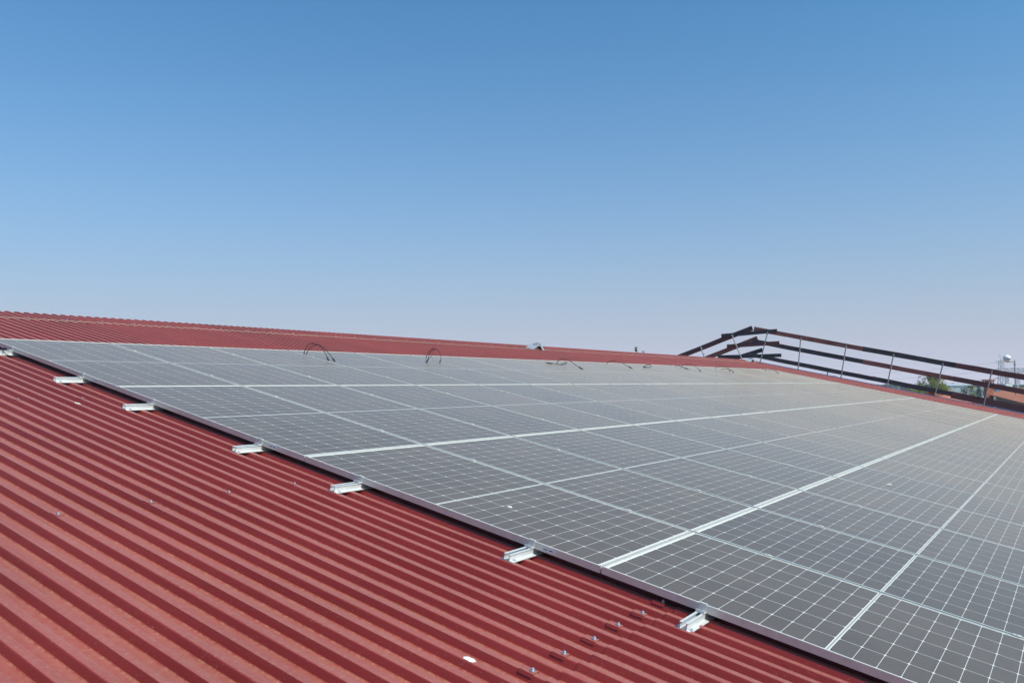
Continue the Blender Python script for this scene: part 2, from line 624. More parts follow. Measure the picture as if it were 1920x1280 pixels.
# pale cord lying across the ribs just under the ridge
m = MB()
rr = random.Random(3)
pts = []
n0 = int((0.0 - RA) / RP) - 30
for n in range(n0, int((VERGE_X - 0.4 - RA) / RP)):
    xc = RA + n * RP
    yy = LAP_Y - 0.07 + 0.035 * math.sin(n * 0.045) + rr.uniform(-0.012, 0.012)
    pts += [(xc + 0.002, yy, ZC + 0.009), (xc + CROWN - 0.002, yy + rr.uniform(-0.006, 0.006), ZC + 0.009),
            (xc + 0.072, yy + rr.uniform(-0.010, 0.010), ZC + 0.001 - 0.006 * rr.random())]
m.tube(pts, 0.0036, 5)
cord = m.build("cord", simple("pale_cord", (0.46, 0.38, 0.29), 0.9, scale=30))
cord.location = (0, 0, RIDGE_H)
cord.rotation_euler = (PITCH, 0, 0)
tag(cord, "thin pale cord lying across the red ribs just below the ridge", "cord")

# dirt washed up against the step between the two sheet lengths
m = MB()
rr = random.Random(11)
for n in range(-22, 2):
    xv = RA + n * RP + CROWN + RUN + 0.026
    if rr.random() < 0.55:
        continue
    for k in range(7):
        cx, cy = xv + rr.uniform(-0.02, 0.02), STEP_Y + 0.004 + abs(rr.gauss(0, 0.018))
        m.dome((cx, cy, ZC - RH), rr.uniform(0.003, 0.008), rr.uniform(0.002, 0.005), 6, 2)
dirt = m.build("dirt_deposit", simple("tan_dirt", (0.46, 0.36, 0.22), 0.95, scale=80), warehouse)
dirt["kind"] = "stuff"
dirt.location = (0, 0, RIDGE_H)
dirt.rotation_euler = (PITCH, 0, 0)

# edge trim with its blue film along the far verge
m = MB()
m.box(VERGE_X - 0.01, VERGE_X + 0.10, -14.0, RIDGE_Y - 0.1, ZC - 0.16, ZC + 0.022)
vt = m.build("verge_trim", M_BLUE, warehouse)
vt.location = (0, 0, RIDGE_H)
vt.rotation_euler = (PITCH, 0, 0)
# walls under the roof
m = MB()
ye0, ye1, yr = W(0, -13.6, -0.2), W(0, *flip((0, -13.6, ZC))[1:]), W(0, RIDGE_Y, -0.2)
gy = [(ye0.y, 0.0), (ye1.y, 0.0), (ye1.y, ye1.z - 0.25), (yr.y, yr.z - 0.1), (ye0.y, ye0.z - 0.05)]
for xw in (X0 + 0.4, VERGE_X - 0.3):
    n = len(gy)
    m.add([(xw, y, z) for y, z in gy] + [(xw + 0.15, y, z) for y, z in gy],
          [(i, (i + 1) % n, n + (i + 1) % n, n + i) for i in range(n)] + [tuple(range(n - 1, -1, -1)), tuple(range(n, 2 * n))])
m.box(X0 + 0.55, VERGE_X - 0.3, ye0.y, ye0.y + 0.15, 0, ye0.z - 0.06)
m.box(X0 + 0.55, VERGE_X - 0.3, ye1.y - 0.15, ye1.y, 0, ye1.z - 0.26)
m.build("wall", M_WALL, warehouse)


# roof screws: a red saddle cap over the crown and a steel head on it
def saddle_mesh():
    m_ = MB()
    d = 0.0013
    sl, cs = RH / math.hypot(RUN, RH), RUN / math.hypot(RUN, RH)
    dn = 0.013
    t_ = 0.0012
    prf = [(-CROWN / 2 - dn * cs - d, -dn * sl), (-CROWN / 2 - d * 0.7, d * 0.6), (CROWN / 2 + d * 0.7, d * 0.6), (CROWN / 2 + dn * cs + d, -dn * sl)]
    prf2 = [(a - (t_ if a < 0 else -t_), b + t_ * 0.8) for a, b in prf]
    loop = prf + prf2[::-1]
    n_ = len(loop)
    y0_, y1_ = -0.016, 0.044
    m_.add([(a, y0_, b) for a, b in loop] + [(a, y1_, b) for a, b in loop],
           [(i, (i + 1) % n_, n_ + (i + 1) % n_, n_ + i) for i in range(n_)] + [(0, 1, 6, 7), (1, 2, 5, 6), (2, 3, 4, 5)] + [(8, 9, 14, 15), (9, 10, 13, 14), (10, 11, 12, 13)])
    return m_.mesh("saddle_washer", M_ROOF)


m = MB()
m.tube([(0, 0, 0.003), (0, 0, 0.0060)], 0.0105, 12)
m.tube([(0, 0, 0.0060), (0, 0, 0.0125)], 0.0062, 6)
m.dome((0, 0, 0.0125), 0.0058, 0.0022, 8, 2)
ME_SCREW = m.mesh("roof_screw", M_SCREW)
ME_SADDLE = saddle_mesh()
screws = []
for k in range(0, 8):
    screws.append((RA + CROWN / 2 - 2 * k * RP, -6.655, 0.001))
for k in range(0, 6):
    screws.append((RA + CROWN / 2 - (3 + 4 * k) * RP, -4.50, 0.0))
    screws.append((RA + CROWN / 2 - (3 + 4 * k) * RP, -2.22, 0.0))
for k in range(0, 60):
    screws.append((RA + CROWN / 2 + (8 + 4 * k) * RP, LAP_Y + 0.06 + 0.02 * math.sin(k * 2.1), 0.0022))
for x, y, dz in screws:
    o = link("roof_screw", ME_SCREW, warehouse)
    o.location = W(x, y + random.uniform(-0.006, 0.006), ZC + dz + 0.001)
    o.rotation_euler = (PITCH, 0, 0)
    if -6 < y < 0:
        o.scale = (0.8, 0.9, 0.8)
    if y < 0:
        s_ = link("saddle_washer", ME_SADDLE, o)

# ------------------------------------------------------------------ solar panels
m = MB()
fl = 0.011
x1, y1 = FRAME_W, -FRAME_L
for (a0, a1, b0, b1) in ((0, fl, y1, 0), (x1 - fl, x1, y1, 0), (fl, x1 - fl, -fl, 0), (fl, x1 - fl, y1, y1 + fl)):
    m.box(a0, a1, b0, b1, -0.0022, 0.0)
t = 0.0016
for (a0, a1, b0, b1) in ((0, t, y1, 0), (x1 - t, x1, y1, 0), (t, x1 - t, -t, 0), (t, x1 - t, y1, y1 + t)):
    m.box(a0, a1, b0, b1, -FRAME_H, -0.0022)
for (a0, a1, b0, b1) in ((t, 0.028, y1 + t, -t), (x1 - 0.028, x1 - t, y1 + t, -t)):
    m.box(a0, a1, b0, b1, -FRAME_H, -FRAME_H + t)
ME_FRAME = m.mesh("frame", M_FRAME)
m = MB()
m.box(t, x1 - t, y1 + t, -t, -0.0070, -0.0024)
ME_LAM = m.mesh("cell_glass", [M_LAM, M_RUBBER_SHADEBACK])
for p_ in ME_LAM.polygons:
    if p_.center.z < -0.006:
        p_.material_index = 1  # underside coloured black to cut bounce light and deepen shade under the panels
m = MB()
m.box(-0.0006, 0.0, -0.040, 0.040, -0.0065, 0.0065)
ME_STICK = m.mesh("sticker", M_STICK)
m = MB()
m.box(-0.0010, -0.0006, -0.030, -0.008, -0.003, 0.003)
m.box(-0.0010, -0.0006, 0.000, 0.026, -0.0025, 0.002)
ME_INK = m.mesh("printed_code", M_INK)

NCOL = 20
rp = random.Random(5)
for j in range(4):
    for i in range(NCOL):
        if i == 0:
            where = "at the near end beside the bare red roof"
        elif i == NCOL - 1:
            where = "at the far end beside the guardrail"
        else:
            where = "%s from the bare red roof side" % ORD[i]
        p = on_roof("solar_panel", "solar panel in the %s row, %s" % (ROW[j], where), "solar panel",
                    i * PW + 0.007, -j * PL - 0.004, rp.uniform(-0.0012, 0.0), "solar panels laid in rows on the red roof")
        p.rotation_euler = (PITCH + rp.uniform(-0.0006, 0.0006), rp.uniform(-0.0008, 0.0008), 0)
        f = link("frame", ME_FRAME, p)
        link("cell_glass", ME_LAM, p)
        if i == 0:
            s = link("sticker", ME_STICK, f)
            s.location = (0, -1.80, -0.018)
            q = link("printed_code", ME_INK, f)
            q.location = (0, -1.80, -0.018)

# ------------------------------------------------------------------ clamps between the panels
m = MB()
m.box(-0.013, 0.013, -0.018, 0.018, 0.0006, 0.0030)
m.box(-0.005, 0.005, -0.018, 0.018, -0.030, 0.0006)
ME_CL = m.mesh("mid_clamp", M_FRAME)
m = MB()
m.tube([(0, 0, 0.0030), (0, 0, 0.0075)], 0.0055, 6)
ME_BOLT = m.mesh("bolt", M_SCREW)
for j in range(4):
    for i in range(1, 11):
        for h, frac in enumerate((0.215, 0.795)):
            o = link("mid_clamp", ME_CL)
            o.location = W(i * PW, -(j + frac) * PL, 0.0)
            o.rotation_euler = (PITCH, 0, 0)
            tag(o, "small aluminium clamp between %s and %s panels of the %s row, %s one" % (ORD[i - 1], ORD[i], ROW[j], ("upper", "lower")[h]),
                "clamp", "clamps between the solar panels")
            link("bolt", ME_BOLT, o)

# ------------------------------------------------------------------ short mounting rails along the near edge
RZ = 0.0335                                      # rail height
prof_r = [(-0.040, 0), (0.036, 0), (0.036, 0.003), (0.0185, 0.0045), (0.0165, RZ - 0.004), (0.0195, RZ - 0.003), (0.0195, RZ), (0.0075, RZ), (0.0075, RZ - 0.003),
          (0.0130, RZ - 0.004), (0.0130, 0.006), (-0.0130, 0.006), (-0.0130, RZ - 0.004), (-0.0075, RZ - 0.003), (-0.0075, RZ), (-0.0195, RZ), (-0.0195, RZ - 0.003),
          (-0.0165, RZ - 0.004), (-0.0185, 0.0045), (-0.040, 0.003)]
m = MB()
m.extrude_x(prof_r, -0.210, 0.200)
ME_RAIL = m.mesh("rail_profile", M_RAIL)
m = MB()                                         # end clamp: foot on the rail, upright against the frame, lip over it
m.box(-0.034, -0.0015, -0.021, 0.021, RZ, RZ + 0.004)
m.box(-0.006, -0.0015, -0.017, 0.017, RZ + 0.004, RZ + 0.0362)
m.box(-0.006, 0.008, -0.017, 0.017, RZ + 0.0362, RZ + 0.0385)
m.box(-0.034, -0.030, -0.021, 0.021, RZ + 0.004, RZ + 0.014)
ME_END = m.mesh("end_clamp", M_RAIL)
m = MB()
m.tube([(-0.018, 0, RZ + 0.004), (-0.018, 0, RZ + 0.013)], 0.0075, 6)
m.tube([(-0.018, 0, RZ + 0.004), (-0.018, 0, RZ + 0.006)], 0.0105, 10)
ME_EB = m.mesh("bolt", M_SCREW)
m = MB()
m.box(-0.206, 0.196, -0.036, 0.034, -0.0015, 0.0)
ME_EPDM = m.mesh("rubber_pad", M_RUBBER_SHADEBACK)
rail_y = [-0.46, -1.62, -2.585, -3.80, -4.705, -5.925, -6.85, -8.03]
rail_lab = ["mounting rail with a black cable over it, cut off by the left edge",
            "silver mounting rail under the lower end of the top row at the array's near edge",
            "silver mounting rail under the upper end of the second row at the array's near edge",
            "silver mounting rail under the lower end of the second row at the array's near edge",
            "silver mounting rail under the upper end of the third row at the array's near edge",
            "silver mounting rail under the lower end of the third row, by the wide row gap",
            "silver mounting rail nearest the camera, beside the line of roof screws and the sheet joint"]
for k, y in enumerate(rail_y[:7]):
    r = on_roof("mounting_rail", rail_lab[k], "mounting rail", 0.010, y, ZC + 0.0015, "mounting rails sticking out from under the panels")
    r.rotation_euler = (PITCH, 0, 0)
    rp_ = link("rail_profile", ME_RAIL, r)
    rp_.location = (random.uniform(-0.012, 0.012), 0, 0)
    link("rubber_pad", ME_EPDM, r).location = rp_.location
    e = link("end_clamp", ME_END, r)
    link("bolt", ME_EB, e)
    for sx in (-0.187, -0.075):
        sc = link("rail_screw", ME_SCREW, r)
        sc.location = (sx, -0.0285 if sx < -0.1 else 0.029, 0.000)


# ------------------------------------------------------------------ cables
def smooth_path(pts, sub=6):
    pts = [Vector(p) for p in pts]
    res = []
    for i in range(len(pts) - 1):
        p0, p1, p2, p3 = pts[max(i - 1, 0)], pts[i], pts[i + 1], pts[min(i + 2, len(pts) - 1)]
        for k in range(sub):
            t_ = k / sub
            res.append(0.5 * ((2 * p1) + (-p0 + p2) * t_ + (2 * p0 - 5 * p1 + 4 * p2 - p3) * t_ ** 2 + (-p0 + 3 * p1 - 3 * p2 + p3) * t_ ** 3))
    res.append(pts[-1])
    return res


def lead(label, pts, clen=0.09):
    """a panel lead rising out of a gap, with a plug at its end; points in roof coordinates"""
    base = Vector(pts[0])
    root = on_roof("cable", label, "cable", *base, group="black panel leads above the top row")
    loc = [Vector(p) - base for p in pts]
    path = smooth_path(loc)
    m_ = MB()
    m_.tube(path, 0.0042 if base.x < 8 else 0.0058, 6)
    m_.build("wire", M_CABLE, root, True)
    e_ = path[-1]
    d_ = (path[-1] - path[-4]).normalized()
    m_ = MB()
    m_.tube([e_ - d_ * 0.01, e_ + d_ * clen * 0.55], 0.011, 8)
    m_.tube([e_ + d_ * clen * 0.55, e_ + d_ * clen], 0.0085, 8)
    m_.build("plug", M_CABLE, root)


G = 0.013
lead("black panel lead of the tall double loop, upper strand ending in the left plug",
     [(3.462, -0.30, -0.03), (3.462, -0.31, 0.06), (3.47, -0.36, 0.14), (3.49, -0.45, 0.155), (3.51, -0.55, 0.12), (3.51, -0.62, 0.06), (3.51, -0.66, 0.025)])
lead("black panel lead of the tall double loop, lower strand ending in the right plug",
     [(3.462, -0.34, -0.03), (3.465, -0.36, 0.06), (3.50, -0.42, 0.135), (3.53, -0.52, 0.14), (3.55, -0.60, 0.09), (3.56, -0.67, 0.045), (3.565, -0.70, 0.022)])
lead("black panel lead of the single narrow loop, strand curling back to its root",
     [(5.770, -0.30, -0.03), (5.77, -0.31, 0.06), (5.77, -0.37, 0.15), (5.74, -0.45, 0.165), (5.66, -0.50, 0.10), (5.56, -0.53, 0.04), (5.50, -0.56, 0.02)])
lead("black panel lead of the single narrow loop, strand arching over to the right",
     [(5.770, -0.34, -0.03), (5.77, -0.35, 0.07), (5.77, -0.41, 0.16), (5.76, -0.50, 0.16), (5.75, -0.58, 0.09), (5.72, -0.61, 0.03)])
lead("black panel lead lying flat to the left beside a small curl",
     [(9.232, -0.50, -0.03), (9.29, -0.49, 0.02), (9.40, -0.48, 0.04), (9.42, -0.50, 0.06), (9.36, -0.54, 0.03), (9.22, -0.50, G), (9.12, -0.45, G), (9.06, -0.42, G)], 0.12)
lead("black panel lead arching to the right beside a small curl",
     [(9.232, -0.42, -0.03), (9.25, -0.43, 0.06), (9.29, -0.50, 0.115), (9.34, -0.60, 0.11), (9.38, -0.72, 0.05), (9.40, -0.80, 0.02)], 0.10)
lead("black panel lead arching up then down to a long plug",
     [(11.54, -0.20, -0.03), (11.58, -0.22, 0.05), (11.65, -0.30, 0.09), (11.74, -0.40, 0.085), (11.82, -0.50, 0.045), (11.86, -0.56, 0.02)], 0.14)
lead("black panel lead lying as a flat loop on the glass",
     [(12.694, -0.46, -0.03), (12.75, -0.46, 0.01), (12.92, -0.43, 0.05), (13.08, -0.44, 0.06), (13.10, -0.47, 0.035), (12.95, -0.49, G), (12.80, -0.49, G)], 0.13)
lead("black panel lead with a folded end left of the far arch",
     [(15.002, -0.20, -0.03), (15.02, -0.22, 0.03), (15.06, -0.30, 0.04), (15.10, -0.36, 0.025), (15.10, -0.42, 0.014)], 0.14)
lead("black panel lead in a wide far arch",
     [(15.002, -0.36, -0.03), (15.06, -0.36, 0.06), (15.16, -0.44, 0.115), (15.26, -0.56, 0.10), (15.32, -0.66, 0.04), (15.33, -0.69, 0.02)], 0.10)
lead("black panel lead in the larger of two nested far arches",
     [(17.31, -0.32, -0.03), (17.38, -0.34, 0.06), (17.48, -0.44, 0.10), (17.56, -0.55, 0.08), (17.58, -0.62, 0.02)], 0.12)
lead("black panel lead in the smaller of two nested far arches",
     [(17.31, -0.48, -0.03), (17.36, -0.50, 0.03), (17.40, -0.60, 0.06), (17.40, -0.72, 0.05), (17.38, -0.78, 0.02)], 0.12)
lead("black panel lead lying near the array's far upper corner",
     [(21.926, -0.08, -0.03), (21.93, -0.10, 0.03), (21.86, -0.18, 0.03), (21.72, -0.26, G), (21.66, -0.29, G)], 0.14)
lead("short black panel lead closest to the guardrail",
     [(22.0, -0.26, 0.004), (21.95, -0.34, 0.05), (21.80, -0.48, 0.06), (21.60, -0.62, 0.03), (21.52, -0.68, G)], 0.16)
cb = on_roof("cable", "thin black cable hanging over the leftmost mounting rail", "cable", 0.0, -0.46)
m = MB()
m.tube(smooth_path([(0.05, 0.05, -0.05), (-0.055, 0.0, -0.010), (-0.075, -0.02, -0.028), (-0.06, -0.045, -0.055), (-0.03, -0.10, -0.066), (0.0, -0.17, -0.064), (0.06, -0.25, -0.06)]), 0.0035, 6)
m.build("wire", M_CABLE, cb, True)


# ------------------------------------------------------------------ splashes and litter
def splash(label, x, y, z, rx, ry, seed, mat=M_DROP, cat="splash", name="splash"):
    r_ = random.Random(seed)
    m_ = MB()
    n_ = 18
    rad = [1 + r_.uniform(-0.16, 0.16) for _ in range(n_)]
    ring = [(rx * rad[k] * math.cos(2 * math.pi * k / n_), ry * rad[k] * math.sin(2 * math.pi * k / n_)) for k in range(n_)]
    m_.add([(a, b, 0) for a, b in ring] + [(a * 0.8, b * 0.8, 0.0016) for a, b in ring],
           [(k, (k + 1) % n_, n_ + (k + 1) % n_, n_ + k) for k in range(n_)] + [tuple(range(n_, 2 * n_))])
    o_ = m_.build(name, mat)
    o_.location = W(x, y, z)
    o_.rotation_euler = (PITCH, 0, 0)
    return tag(o_, label, cat)


def crown_near(x):
    return RA + CROWN / 2 + round((x - RA - CROWN / 2) / RP) * RP


splash("white dropping on a roof rib, the large one near the bottom of the photo", crown_near(-1.21), -6.462, ZC + 0.0006, 0.015, 0.026, 1)
splash("pale dropping on a roof rib left of the second mounting rail", crown_near(-0.39), -2.36, ZC + 0.0006, 0.014, 0.034, 2, M_SEAL)
splash("white dropping on a near panel of the third row", 0.42, -5.50, -0.0022, 0.012, 0.016, 3)
splash("small brown and white feather on a panel near the middle row gap", 5.02, -6.74, -0.0018, 0.040, 0.022, 4, M_SEAL, "feather", "feather")


# ------------------------------------------------------------------ bent metal brackets by the ridge
def ridge_bracket(label, x, y):
    r_ = on_roof("ridge_bracket", label, "bracket", x, y, ZC, "metal brackets straddling the roof near the ridge")
    m_ = MB()
    pf = [(-0.30, 0.006), (-0.24, 0.008), (-0.11, 0.078), (-0.05, 0.090), (0.07, 0.090), (0.13, 0.078), (0.235, 0.010), (0.30, 0.004)]
    t_ = 0.004
    lo = pf
    hi = [(a, b + t_) for a, b in pf]
    lp = lo + hi[::-1]
    n_ = len(pf)
    vs_ = [(a, -0.10, b) for a, b in lo] + [(a, -0.10, b) for a, b in hi] + [(a, 0.12, b) for a, b in lo] + [(a, 0.12, b) for a, b in hi]
    fs_ = []
    for i in range(n_ - 1):
        fs_ += [(i, i + 1, n_ + i + 1, n_ + i), (2 * n_ + i, 2 * n_ + i + 1, 3 * n_ + i + 1, 3 * n_ + i),
                (n_ + i, n_ + i + 1, 3 * n_ + i + 1, 3 * n_ + i), (i, i + 1, 2 * n_ + i + 1, 2 * n_ + i)]
    fs_ += [(0, n_, 3 * n_, 2 * n_), (n_ - 1, 2 * n_ - 1, 4 * n_ - 1, 3 * n_ - 1)]
    m_.add(vs_, fs_)
    m_.build("bent_plate", M_PLATE, r_)
    m_ = MB()
    m_.add([(-0.015, -0.104, 0.094), (0.075, -0.104, 0.092), (0.095, -0.17, 0.008), (0.0, -0.17, 0.008),
            (-0.015, -0.100, 0.094), (0.075, -0.100, 0.092), (0.095, -0.178, 0.006), (0.0, -0.178, 0.006)],
           [(0, 1, 2, 3), (7, 6, 5, 4), (0, 4, 5, 1), (1, 5, 6, 2), (2, 6, 7, 3), (3, 7, 4, 0)])
    m_.build("front_flap", M_GALV, r_)
    m_ = MB()
    m_.box(-0.07, -0.064, -0.06, 0.06, 0.08, 0.125)
    m_.box(0.03, 0.036, -0.06, 0.06, 0.094, 0.145)
    m_.box(0.075, 0.081, -0.06, 0.06, 0.09, 0.13)
    m_.tube([(-0.09, 0.0, 0.115), (0.10, 0.0, 0.115)], 0.008, 6)
    m_.build("upright_fins", M_RAIL, r_)


ridge_bracket("bent aluminium bracket on the red roof near the middle of the ridge", 12.35, 2.02)
ridge_bracket("bent aluminium bracket at the foot of the guardrail", 27.45, 2.12)

# ------------------------------------------------------------------ guardrail of planks along the far verge
GX = 28.32
rail = on_roof("guardrail", "guardrail of weathered dark planks on steel posts along the roof's far edge", "guardrail", GX, 0, 0)


def plank(a, b, w, col, dx=0.0, th=0.035):
    """plank between two (y, z) centre points, in the verge plane"""
    a, b = Vector((0, *a)), Vector((0, *b))
    d = (b - a).normalized()
    b = b + d * 0.02
    nrm = Vector((1, 0, 0)).cross(d).normalized()
    L = (b - a).length
    m_ = MB()
    # a little warp along the length
    ns = max(2, int(L / 0.6))
    r_ = random.Random(int(1000 * (a.y + b.z + w)))
    rows = []
    for i in range(ns + 1):
        s_ = i / ns
        p = Vector((0, L * s_, 0))
        wz = r_.uniform(-0.004, 0.004)
        hw = w / 2 + r_.uniform(-0.003, 0.003)
        rows.append([(p.x - th / 2, p.y, -hw + wz), (p.x + th / 2, p.y, -hw + wz), (p.x + th / 2, p.y, hw + wz), (p.x - th / 2, p.y, hw + wz)])
    vs_ = [q for rr_ in rows for q in rr_]
    fs_ = [(0, 1, 2, 3), tuple(len(vs_) - 4 + k for k in (3, 2, 1, 0))]
    for i in range(ns):
        for k in range(4):
            fs_.append((i * 4 + k, i * 4 + (k + 1) % 4, (i + 1) * 4 + (k + 1) % 4, (i + 1) * 4 + k))
    m_.add(vs_, fs_)
    o_ = m_.build("plank", M_WOOD[col], rail)
    o_.location = (dx, a.y, a.z)
    o_.rotation_euler = (math.atan2(d.z, d.y), 0, 0)
    return o_


# near slope, three lines
plank((2.50, 1.155), (-1.49, 1.105), 0.165, "brown")
plank((-1.50, 1.105), (-4.50, 1.090), 0.175, "black", 0.004)
plank((-4.51, 1.090), (-8.6, 1.085), 0.180, "maroon")
plank((2.45, 0.690), (-1.57, 0.655), 0.160, "black")
plank((-1.58, 0.655), (-4.51, 0.635), 0.160, "brown", 0.003)
plank((-4.52, 0.635), (-8.6, 0.620), 0.170, "maroon")
plank((2.54, 0.155), (-2.0, 0.125), 0.150, "black", -0.045)
plank((-2.01, 0.132), (-4.55, 0.118), 0.160, "black", -0.040)
plank((-4.56, 0.090), (-8.6, 0.060), 0.225, "maroon", -0.045)
# far slope, dropping behind the ridge
plank((6.3, -1.06), (2.60, 1.165), 0.185, "maroon", 0.045)
plank((5.9, -1.36), (2.33, 0.810), 0.170, "brown", 0.045)
plank((4.6, -0.93), (2.04, 0.410), 0.150, "black", 0.0)
# short planks bridging the apex
plank((3.71, 0.670), (1.63, 1.225), 0.145, "black", -0.040)
plank((3.41, 0.305), (1.455, 0.790), 0.150, "maroon", -0.040)
plank((3.71, -0.175), (1.31, 0.345), 0.135, "black", 0.004)
for (a, b) in (((4.45, 0.10), (4.05, -0.55)), ((3.29, 0.78), (2.66, -0.16)), ((1.93, 1.14), (2.00, -0.12)), ((0.68, 1.13), (0.55, -0.12)), ((-0.95, 1.14), (-0.99, -0.12)),
               ((-2.56, 1.12), (-2.55, -0.12)), ((-4.14, 1.09), (-4.08, -0.12)), ((-5.60, 1.12), (-5.56, -0.12))):
    m = MB()
    m.tube([(-0.095, a[0], a[1]), (-0.095, b[0], b[1])], 0.021, 10)
    m.box(-0.13, -0.06, b[0] - 0.05, b[0] + 0.05, b[1] - 0.02, b[1] + 0.06)
    po = m.build("post", M_GALV, rail)
    for s_ in (0.08, 0.42, 0.80):
        m = MB()
        yy, zz = a[0] + (b[0] - a[0]) * s_, a[1] + (b[1] - a[1]) * s_
        m.box(-0.118, -0.02, yy - 0.018, yy + 0.018, zz - 0.025, zz + 0.025)
        m.build("plank_clip", M_GALV, po)
m = MB()
m.tube([(-0.08, 0.05 - 0.55, -0.10), (-0.08, 0.05 - 0.55, 0.06)], 0.022, 8)
m.tube([(-0.08, -0.62, -0.05), (-0.08, -0.8, -0.03), (-0.08, -0.9, -0.06)], 0.008, 6)
m.build("anchor", M_GALV, rail)


# ------------------------------------------------------------------ trees and plants beyond the roof
def tree(name, label, px, dist, crown_r, crown_h, top_drop, mat, leaf=0.22, n=900, cone=False, seed=1, group="trees beyond the roof"):
    r_ = random.Random(seed)
    top = at(px, top_drop, dist)
    root = thing(name, label, "tree", (top.x, top.y, 0.0), group=group)
    H = top.z
    m_ = MB()
    m_.tube([(0, 0, 0), (0.05, 0.02, H * 0.4), (0.0, 0.05, H * 0.8)], 0.05 + H * 0.014, 8, 0.04)
    for k in range(7):
        t_ = r_.uniform(0, 6.28)
        z_ = H - crown_h * r_.uniform(0.35, 0.95)
        m_.tube([(0, 0, z_), (math.cos(t_) * crown_r * 0.35, math.sin(t_) * crown_r * 0.35, z_ + crown_h * 0.12),
                 (math.cos(t_) * crown_r * 0.75, math.sin(t_) * crown_r * 0.75, z_ + crown_h * 0.22)], 0.05, 5, 0.015)
    m_.build("trunk", M_BARK, root)
    m_ = MB()
    clumps = []
    for k in range(26):
        for _ in range(60):
            a = r_.uniform(0, 6.283)
            zf = r_.random()
            lim = (1 - zf) ** 0.8 if cone else math.sqrt(max(0.02, 1 - (2 * zf - 0.9) ** 2 * 0.95 if zf < 0.95 else 0.1))
            q = r_.random() ** 0.5 * lim
            c_ = Vector((math.cos(a) * q * crown_r, math.sin(a) * q * crown_r, H - crown_h + zf * crown_h))
            if q > 0.35 * lim:
                break
        clumps.append((c_, r_.uniform(0.16, 0.34) * crown_r))
    for k in range(n):
        c_, rad = clumps[r_.randrange(len(clumps))]
        p = c_ + Vector((r_.gauss(0, 0.55), r_.gauss(0, 0.55), r_.gauss(0, 0.5))) * rad
        p.z = min(p.z, H)
        d = Vector((r_.gauss(0, 1), r_.gauss(0, 1), r_.gauss(0, 1))).normalized()
        e = d.orthogonal().normalized()
        f_ = d.cross(e)
        s_ = leaf * r_.uniform(0.6, 1.3)
        o = len(m_.v)
        m_.v += [tuple(p + e * s_ * 0.5), tuple(p + f_ * s_ * 0.3), tuple(p - e * s_ * 0.5), tuple(p - f_ * s_ * 0.3)]
        m_.f.append((o, o + 1, o + 2, o + 3))
    m_.build("crown", mat, root)
    return root


tree("tree", "round yellow green tree seen between the planks of the guardrail", 1748, 150, 2.75, 4.6, -1.05, M_LEAF, 0.24, 11000, seed=3)
tree("tree", "pale slender tree at the left side of the round yellow green tree", 1727, 155, 1.1, 3.4, -1.05, M_LEAF_P, 0.22, 420, seed=4)
hedge_lab = ["low yellow green shrub under the bottom plank, leftmost of its row", "low yellow green shrub under the bottom plank, second of its row from the left",
             "low yellow green shrub under the bottom plank, in the middle of its row", "low yellow green shrub under the bottom plank, second of its row from the right",
             "low yellow green shrub under the bottom plank, rightmost of its row"]
for k, (px, drop) in enumerate(((1709, 1.0), (1725, 1.2), (1742, 1.4), (1760, 1.7), (1778, 1.95))):
    tree("shrub", hedge_lab[k], px, 110, 1.3, 2.6, drop, M_LEAF if k != 2 else M_LEAF_D, 0.22, 2200, seed=20 + k, group="shrubs beyond the roof edge")
tree("tree", "dark green tree left of the pointed tree before the grey hall", 1806, 170, 1.3, 3.2, 1.25, M_LEAF_D, 0.24, 800, seed=31)
tree("tree", "bright green pointed tree between plank and red roof", 1821, 165, 0.95, 3.4, 0.75, M_LEAF, 0.2, 800, True, seed=32)
tree("tree", "dark pointed tree nearest the brick chimney", 1834, 160, 0.95, 3.2, 0.95, M_LEAF_D, 0.2, 800, True, seed=33)
tree("tree", "blue green tree behind the two pointed trees", 1827, 210, 2.6, 3.4, 0.85, M_LEAF_F, 0.3, 900, seed=34)
tree("conifer", "tip of a pale conifer rising above the red ridge", 1193, 120, 0.42, 4.0, -5.00, M_LEAF_P, 0.16, 1800, True, seed=41, group="tree tips above the ridge")
tree("tree", "small dark tree tip showing above the ridge right of the pale conifer", 1208, 122, 0.55, 2.6, -4.45, M_LEAF_F, 0.16, 1200, seed=42, group="tree tips above the ridge")

# far tree belt that reads as one mass
m = MB()
r_ = random.Random(9)
for k in range(130):
    px = r_.uniform(1480, 2000)
    dist = r_.uniform(380, 520)
    top = at(px, r_.uniform(1.6, 3.2), dist)
    cr = r_.uniform(2.2, 4.5)
    for q in range(60):
        p = top + Vector((r_.gauss(0, cr * 0.45), r_.gauss(0, cr * 0.45), -abs(r_.gauss(0, cr * 0.55))))
        d = Vector((r_.gauss(0, 1), r_.gauss(0, 1), r_.gauss(0, 1))).normalized()
        e = d.orthogonal().normalized()
        f_ = d.cross(e)
        s_ = r_.uniform(0.7, 1.5)
        o = len(m.v)
        m.v += [tuple(p + e * s_), tuple(p + f_ * s_ * 0.7), tuple(p - e * s_), tuple(p - f_ * s_ * 0.7)]
        m.f.append((o, o + 1, o + 2, o + 3))
belt = m.build("treeline", M_LEAF_F)
tag(belt, "far grey green belt of trees along the horizon", "trees", kind="stuff")


# ------------------------------------------------------------------ neighbouring buildings
def poly_roof(parent, tris, name="roof", mat=M_TILE, th=0.12):
    m_ = MB()
    for f_ in tris:
        n_ = len(f_)
        m_.add([tuple(p) for p in f_] + [tuple(Vector(p) - Vector((0, 0, th))) for p in f_],
               [tuple(range(n_)), tuple(range(2 * n_ - 1, n_ - 1, -1))] + [(i, (i + 1) % n_, n_ + (i + 1) % n_, n_ + i) for i in range(n_)])
    return m_.build(name, mat, parent)


